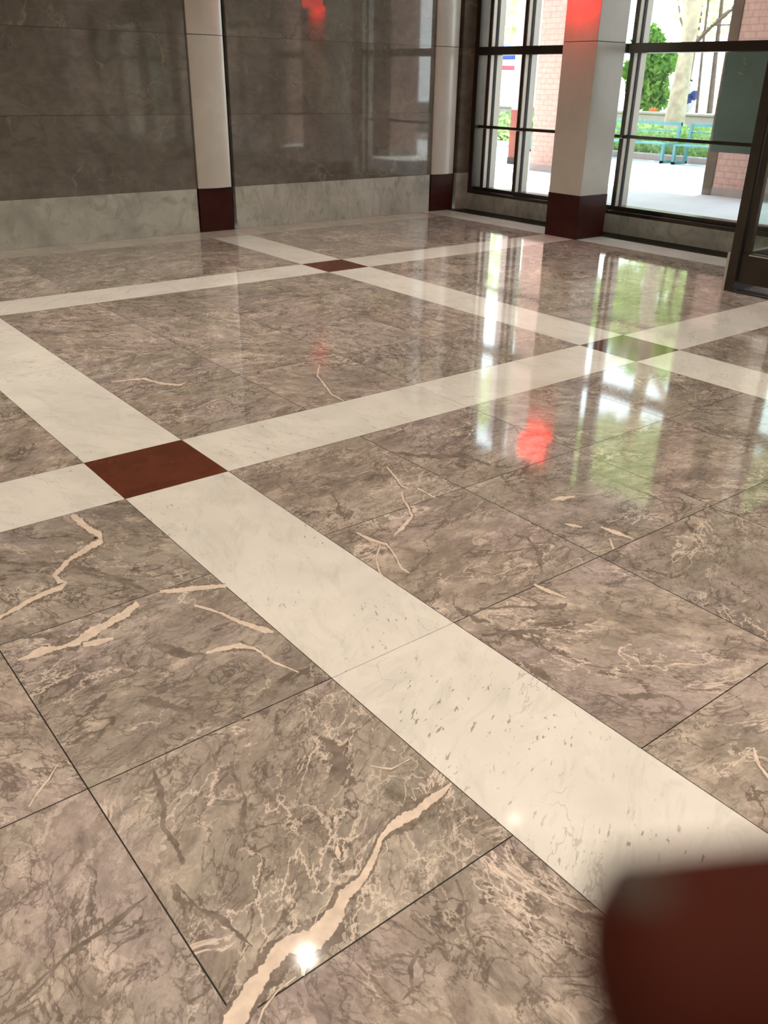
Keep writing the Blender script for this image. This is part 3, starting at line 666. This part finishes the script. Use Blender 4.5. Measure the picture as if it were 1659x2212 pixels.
tree('plane_tree','thick pale barked tree rising from the hedge in the right window','tree',
 [(19.5,13.45,.0),(19.5,13.55,.8),(19.5,13.50,2.35),(19.5,13.52,3.3),(19.6,13.4,5.5),(19.7,13.6,8.3)],[.27,.235,.16,.20,.20,.12],M['bark'],
 [(19.5,13.5,8.6,3.2,3.4,1.5,5200),(18.6,9.6,7.6,1.6,1.8,.9,1500),(19.0,17.4,7.2,1.8,1.8,1.0,1500)],M['leafC'],.15,
 branches=[([(19.5,13.45,4.4),(19.4,14.8,5.8),(19.1,16.6,7.0)],[.12,.09,.05]),([(19.5,13.5,4.8),(19.2,12.0,6.2),(18.8,10.3,7.3)],[.12,.08,.05])])
tree('conifer','bushy green conifer left of the thick tree in the right window','tree',
 [(23,16.9,-.02),(23,16.9,1.2),(23,16.95,2.6)],[.09,.07,.03],M['barkd'],
 [(23,17.05,1.45,.62,.62,.62,1100),(23.1,17.3,2.5,.48,.46,.60,520),(22.9,16.65,2.15,.50,.46,.45,520),(23,16.75,1.2,.45,.42,.40,300),(23,17.2,1.9,.7,.62,.55,700)],M['leafB'],.12)
tree('leafy_tree','dense leafy green tree close beside the pier in the right window','tree',
 [(22.5,19.3,-.02),(22.5,19.3,2.5),(22.5,19.2,5)],[.10,.08,.05],M['barkd'],
 [(22.4,19.0,2.5,1.1,1.1,1.3,1500),(22.4,19.1,5.2,2.0,2.0,1.6,2500)],M['leafA'],.14)
tree('thin_tree','thin dark tree trunk nearest the hanging panel','tree',[(24,15.50,-.02),(24,15.56,1.0),(24,15.66,2.3),(24.1,15.9,5)],[.10,.085,.065,.03],M['barkd'],
 [(24,15.8,6.0,1.8,1.8,1.2,1700)],M['leafA'],.14)
tree('thin_tree','thin dark tree trunk with bare branch left of the hanging panel','tree',[(23.6,15.62,-.02),(23.6,15.72,1.0),(23.6,15.85,2.6),(23.5,15.9,5)],[.05,.045,.035,.03],M['barkd'],
 [(23.4,15.8,5.6,1.5,1.5,1.0,1200)],M['leafC'],.13,
 branches=[([(20.6,14.0,2.50),(20.4,13.55,2.78),(20.2,13.1,2.98),(20,12.3,3.5)],[.05,.035,.028,.015]),([(20.3,13.5,2.80),(20.3,13.0,2.80),(20.3,12.4,2.86)],[.02,.015,.01])])
bx=[(27,9.5,6.0,2.6,3.2,2.2,'A'),(27,28.6,5.0,2.6,2.6,3.0,'C'),(33,38,5.0,3.0,3.0,3.0,'A'),(20.5,8.2,7.4,1.7,2.2,1.3,'C'),(32,17.5,6.0,3.4,3.4,3.2,'C'),(23.5,31,4.4,2.6,2.6,2.8,'A'),(25.8,13.2,5.4,1.9,2.6,1.6,'C'),(26.0,17.9,5.4,1.9,2.4,1.6,'C')]
names=['broad tree with high crown far to the right of the plaza','yellow green tree standing behind the leafy tree','tall green tree far left across the plaza','yellow green tree close behind the hanging panel','tallest green tree at the back of the plaza','green tree at the far left end of the planter','pale green tree crown behind the thick pale trunk','pale green tree crown behind the bushy conifer']
for (x,y,z,rx,ry,rz,k),nm in zip(bx,names):
    tree('plaza_tree',nm,'tree',[(x,y,-.02),(x+.1,y,z*.5),(x,y+.1,z)],[.14,.12,.05],M['barkd'],[(x,y,z,rx,ry,rz,2600)],M['leaf'+k],.17,'trees across the plaza')
tree('pale_tree','sparse pale leafed tree far behind the thick trunk','tree',[(30,20.6,-.02),(30,20.5,2.0),(30,20.4,4.5)],[.12,.09,.04],M['barkd'],[(30,20.2,3.9,1.0,2.3,1.0,620)],M['leafC'],.13,branches=[([(30,20.5,2.6),(30,21.2,3.6),(30,21.6,4.6)],[.06,.045,.02]),([(30,20.5,3.0),(30,19.6,3.7),(30,18.7,4.3)],[.05,.035,.015])])
# orange flowers on the planter wall
m=MB(); leaves(m,21.15,15.4,.95,.08,.13,.05,40,.045)
tag(m.build('orange_flowers',M['orange'],loc=(21.15,15.35,.9)),'small clump of orange flowers on the grey planter wall','flowers')

# benches
def bench(loc,label,L_=1.85):
    t=thing('teal_bench',label,'bench',loc,'teal benches along the planter')
    x,y,z=loc; y0,y1=y-L_/2,y+L_/2
    m=MB()
    for k in range(6): m.box(x-.02+k*.078,x+.045+k*.078,y0,y1,.355,.385)
    m.build('seat',M['teal'],t)
    m=MB(); m.box(x+.50,x+.55,y0,y1,.735,.80); m.box(x+.505,x+.545,y0,y1,.60,.63)
    m.build('back_rail',M['teal'],t)
    for yy in (y0+.03,y1-.03):
        m=MB()
        m.box(x-.02,x+.04,yy-.03,yy+.03,-.02,.355); m.box(x+.42,x+.48,yy-.03,yy+.03,-.02,.36)
        m.box(x-.02,x+.48,yy-.03,yy+.03,-.02,.035); m.bar((x+.45,yy,.34),(x+.53,yy,.80),.06,.06)
        m.build('end_frame',M['teal'],t)
    return t
bench((17.40,13.17,-.02),'teal metal bench seen whole in the middle of the right window')
bench((17.40,11.08,-.02),'teal metal bench partly cut off by the hanging panel')
bench((17.40,15.3,-.02),'teal metal bench mostly hidden behind the window mullion')

# umbrellas far left
def umbrella(x,y,ztop,r,h,mat,label,m2=None):
    t=thing('patio_umbrella',label,'umbrella',(x,y,-.02))
    m=MB(); m.tube([(x,y,-.02),(x,y,ztop)],[.025,.025],8); m.build('pole',M['steel'],t)
    m=MB(); n=10
    for k in range(n):
        a=2*PI*k/n; b=2*PI*(k+1)/n
        A=(x+r*math.cos(a),y+r*math.sin(a),ztop-h); B=(x+r*math.cos(b),y+r*math.sin(b),ztop-h)
        m.poly([(x,y,ztop),A,B]); m.poly([A,(A[0],A[1],A[2]-.12),(B[0],B[1],B[2]-.12),B])
        m.poly([(x,y,ztop-.03),B,A])
    m.build('canopy',mat,t)
    m=MB(); m.disc((x,y,-.01),.28,16); m.tube([(x,y,-.02),(x,y,.05)],[.28,.26],16); m.build('base',M['conc'],t)
umbrella(22.0,22.2,2.75,.95,.42,M['blue'],'blue patio umbrella glimpsed through the narrow left pane')
umbrella(24.2,24.0,2.30,.85,.25,M['red'],'red patio umbrella behind and below the blue one')

# person far outside
def skin_body(name,verts,edges,rads,mat,parent=None,loc=(0,0,0),root=0,lev=1):
    me=bpy.data.meshes.new(name); me.from_pydata(verts,edges,[]); me.materials.append(mat)
    o=bpy.data.objects.new(name,me); COL.objects.link(o); o.location=loc
    if parent: o.parent=parent
    sk=o.modifiers.new('skin','SKIN'); sk.use_smooth_shade=True
    lay=me.skin_vertices[0] if me.skin_vertices else None
    if lay is None:
        bm=bmesh.new(); bm.from_mesh(me); bm.verts.layers.skin.verify(); bm.to_mesh(me); bm.free(); lay=me.skin_vertices[0]
    for i,r in enumerate(rads):
        lay.data[i].radius=(r,r) if not isinstance(r,tuple) else r
        lay.data[i].use_root=(i==root)
    sb=o.modifiers.new('sub','SUBSURF'); sb.levels=lev; sb.render_levels=lev
    return o
PX,PY=24.6,16.75
pv=[(0,0,.93),(0,0,1.12),(0,0,1.36),(0,0,1.46),(0,0,1.58),(0,0,1.70),
    (.02,.10,.88),(.0,.11,.50),(.03,.11,.08),(-.10,.12,.03),(.02,-.10,.88),(-.05,-.11,.50),(.03,-.11,.08),(-.10,-.12,.03),
    (0,.19,1.38),(-.02,.25,1.12),(-.12,.22,.90),(-.16,.21,.82),(0,-.19,1.38),(-.02,-.25,1.12),(-.12,-.22,.90),(-.16,-.21,.82)]
pe=[(0,1),(1,2),(2,3),(3,4),(4,5),(0,6),(6,7),(7,8),(8,9),(0,10),(10,11),(11,12),(12,13),(2,14),(14,15),(15,16),(16,17),(2,18),(18,19),(19,20),(20,21)]
prd=[.13,.12,.13,.055,.09,.07,.09,.06,.045,.03,.09,.06,.045,.03,.06,.045,.033,.03,.06,.045,.033,.03]
pb=skin_body('person',pv,pe,prd,M['pants'],loc=(PX,PY,-.02))
tag(pb,'person in a dark blue top standing on the bright plaza right of the thick tree','person')
sv=[(0,0,1.0),(0,0,1.15),(0,0,1.36),(0,.2,1.38),(-.02,.25,1.14),(0,-.2,1.38),(-.02,-.25,1.14)]
skin_body('blue_top',sv,[(0,1),(1,2),(2,3),(3,4),(2,5),(5,6)],[.155,.145,.155,.075,.06,.075,.06],M['navy'],parent=pb)
hv=[(.0,0,1.66),(.03,0,1.72)]
skin_body('hair',hv,[(0,1)],[.105,.08],M['hair'],parent=pb)
hv=[(-.03,0,1.60),(-.02,0,1.52)]
skin_body('face',hv,[(0,1)],[.085,.05],M['skin'],parent=pb)

# ------------------------------------------------------------------ camera
f_px,pitch,yaw,roll=1853.99,0.464822,0.672238,0.017913
cyw,syw=math.cos(yaw),math.sin(yaw)
F=Vector((syw*math.cos(pitch),cyw*math.cos(pitch),-math.sin(pitch))); R0=Vector((cyw,-syw,0)); U0=R0.cross(F)
R_=R0*math.cos(roll)+U0*math.sin(roll); U_=-R0*math.sin(roll)+U0*math.cos(roll)
cam=bpy.data.cameras.new('camera'); co=bpy.data.objects.new('camera',cam); COL.objects.link(co)
Mx=Matrix(((R_.x,U_.x,-F.x,0),(R_.y,U_.y,-F.y,0),(R_.z,U_.z,-F.z,1.5),(0,0,0,1)))
co.matrix_world=Mx
cam.sensor_fit='VERTICAL'; cam.sensor_height=36; cam.lens=36*f_px/2212
cam.clip_start=.004; cam.clip_end=300
cam.dof.use_dof=True; cam.dof.focus_distance=3.4; cam.dof.aperture_fstop=cam.lens/3.6
S.camera=co

# ------------------------------------------------------------------ hand with fingertip over the lens (right handed grip, fingertip in view)
def hp(x,y,z): return tuple(Mx@Vector((x,y,-z)))
def H(r,u,f): return (r,u,-f)
hv=[H(.108,-.135,-.035),      #0 wrist root
    H(.098,-.105,-.020),      #1 palm
    H(.092,-.078,-.004),      #2 palm top
    H(.088,-.052,.012),       #3 index knuckle
    H(.078,-.030,.038),       #4 index pip
    H(.050,-.0262,.0520),     #5
    H(.0270,-.0268,.0510),    #6 dip
    H(.0112,-.0277,.0500),    #7 tip
    H(.094,-.068,.020),       #8 middle knuckle
    H(.082,-.066,.046),H(.052,-.070,.046),H(.036,-.070,.038),
    H(.098,-.088,.022),H(.088,-.088,.048),H(.060,-.090,.046),H(.045,-.090,.038),
    H(.102,-.108,.018),H(.094,-.108,.040),H(.070,-.109,.040),H(.057,-.109,.034),
    H(.092,-.098,-.040),H(.068,-.078,-.050),H(.046,-.060,-.048),
    H(.122,-.185,-.060),H(.165,-.33,-.13)]
he=[(0,1),(1,2),(2,3),(3,4),(4,5),(5,6),(6,7),(2,8),(8,9),(9,10),(10,11),(1,12),(12,13),(13,14),(14,15),(1,16),(16,17),(17,18),(18,19),(1,20),(20,21),(21,22),(0,23),(23,24)]
hr=[(.026,.020),(.030,.016),(.028,.014),.0100,.0090,.0086,.0078,.0074,.0105,.0092,.0080,.0068,.0105,.0088,.0076,.0064,.0095,.0078,.0068,.0058,.013,.0105,.0085,.028,.037]
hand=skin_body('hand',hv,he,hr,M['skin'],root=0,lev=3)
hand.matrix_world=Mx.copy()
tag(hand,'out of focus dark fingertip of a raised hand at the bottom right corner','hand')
# nail on the upper outer side of the fingertip
nm=bmesh.new(); bmesh.ops.create_uvsphere(nm,u_segments=20,v_segments=12,radius=1)
for v in nm.verts: v.co=Vector((v.co.x*.0026,v.co.y*.0010,v.co.z*.0032))
me=bpy.data.meshes.new('fingernail'); nm.to_mesh(me); nm.free(); me.materials.append(M['nail'])
for p in me.polygons: p.use_smooth=True
no=bpy.data.objects.new('fingernail',me); COL.objects.link(no); no.parent=hand
no.location=(.0152,-.0216,-.0505); no.rotation_euler=(0,0,math.radians(8))
no['label']='dull greyish fingernail'

# ------------------------------------------------------------------ light from outside
w=bpy.data.worlds.new('sky'); S.world=w; w.use_nodes=True
nt=w.node_tree; bg=nt.nodes['Background']; 
tc=N(nt,'ShaderNodeTexCoord').outputs['Generated']
sky=ramp(nt,math_(nt,'ADD',sepx(nt,tc,2),.0),[(0,(.95,.97,1.0)),(.35,(.80,.90,1.0)),(1,(.45,.66,1.0))])
L(nt,sky,bg.inputs[0]); bg.inputs[1].default_value=6.5
su=bpy.data.lights.new('sun','SUN'); su.energy=22; su.angle=.01; su.color=(1,.95,.86)
so=bpy.data.objects.new('sun',su); COL.objects.link(so)
so.rotation_euler=Vector((.26,.06,.96)).to_track_quat('Z','Y').to_euler()

S.view_settings.view_transform='Standard'; S.view_settings.look='None'; S.view_settings.exposure=0; S.view_settings.gamma=1
S.view_settings.use_curve_mapping=False
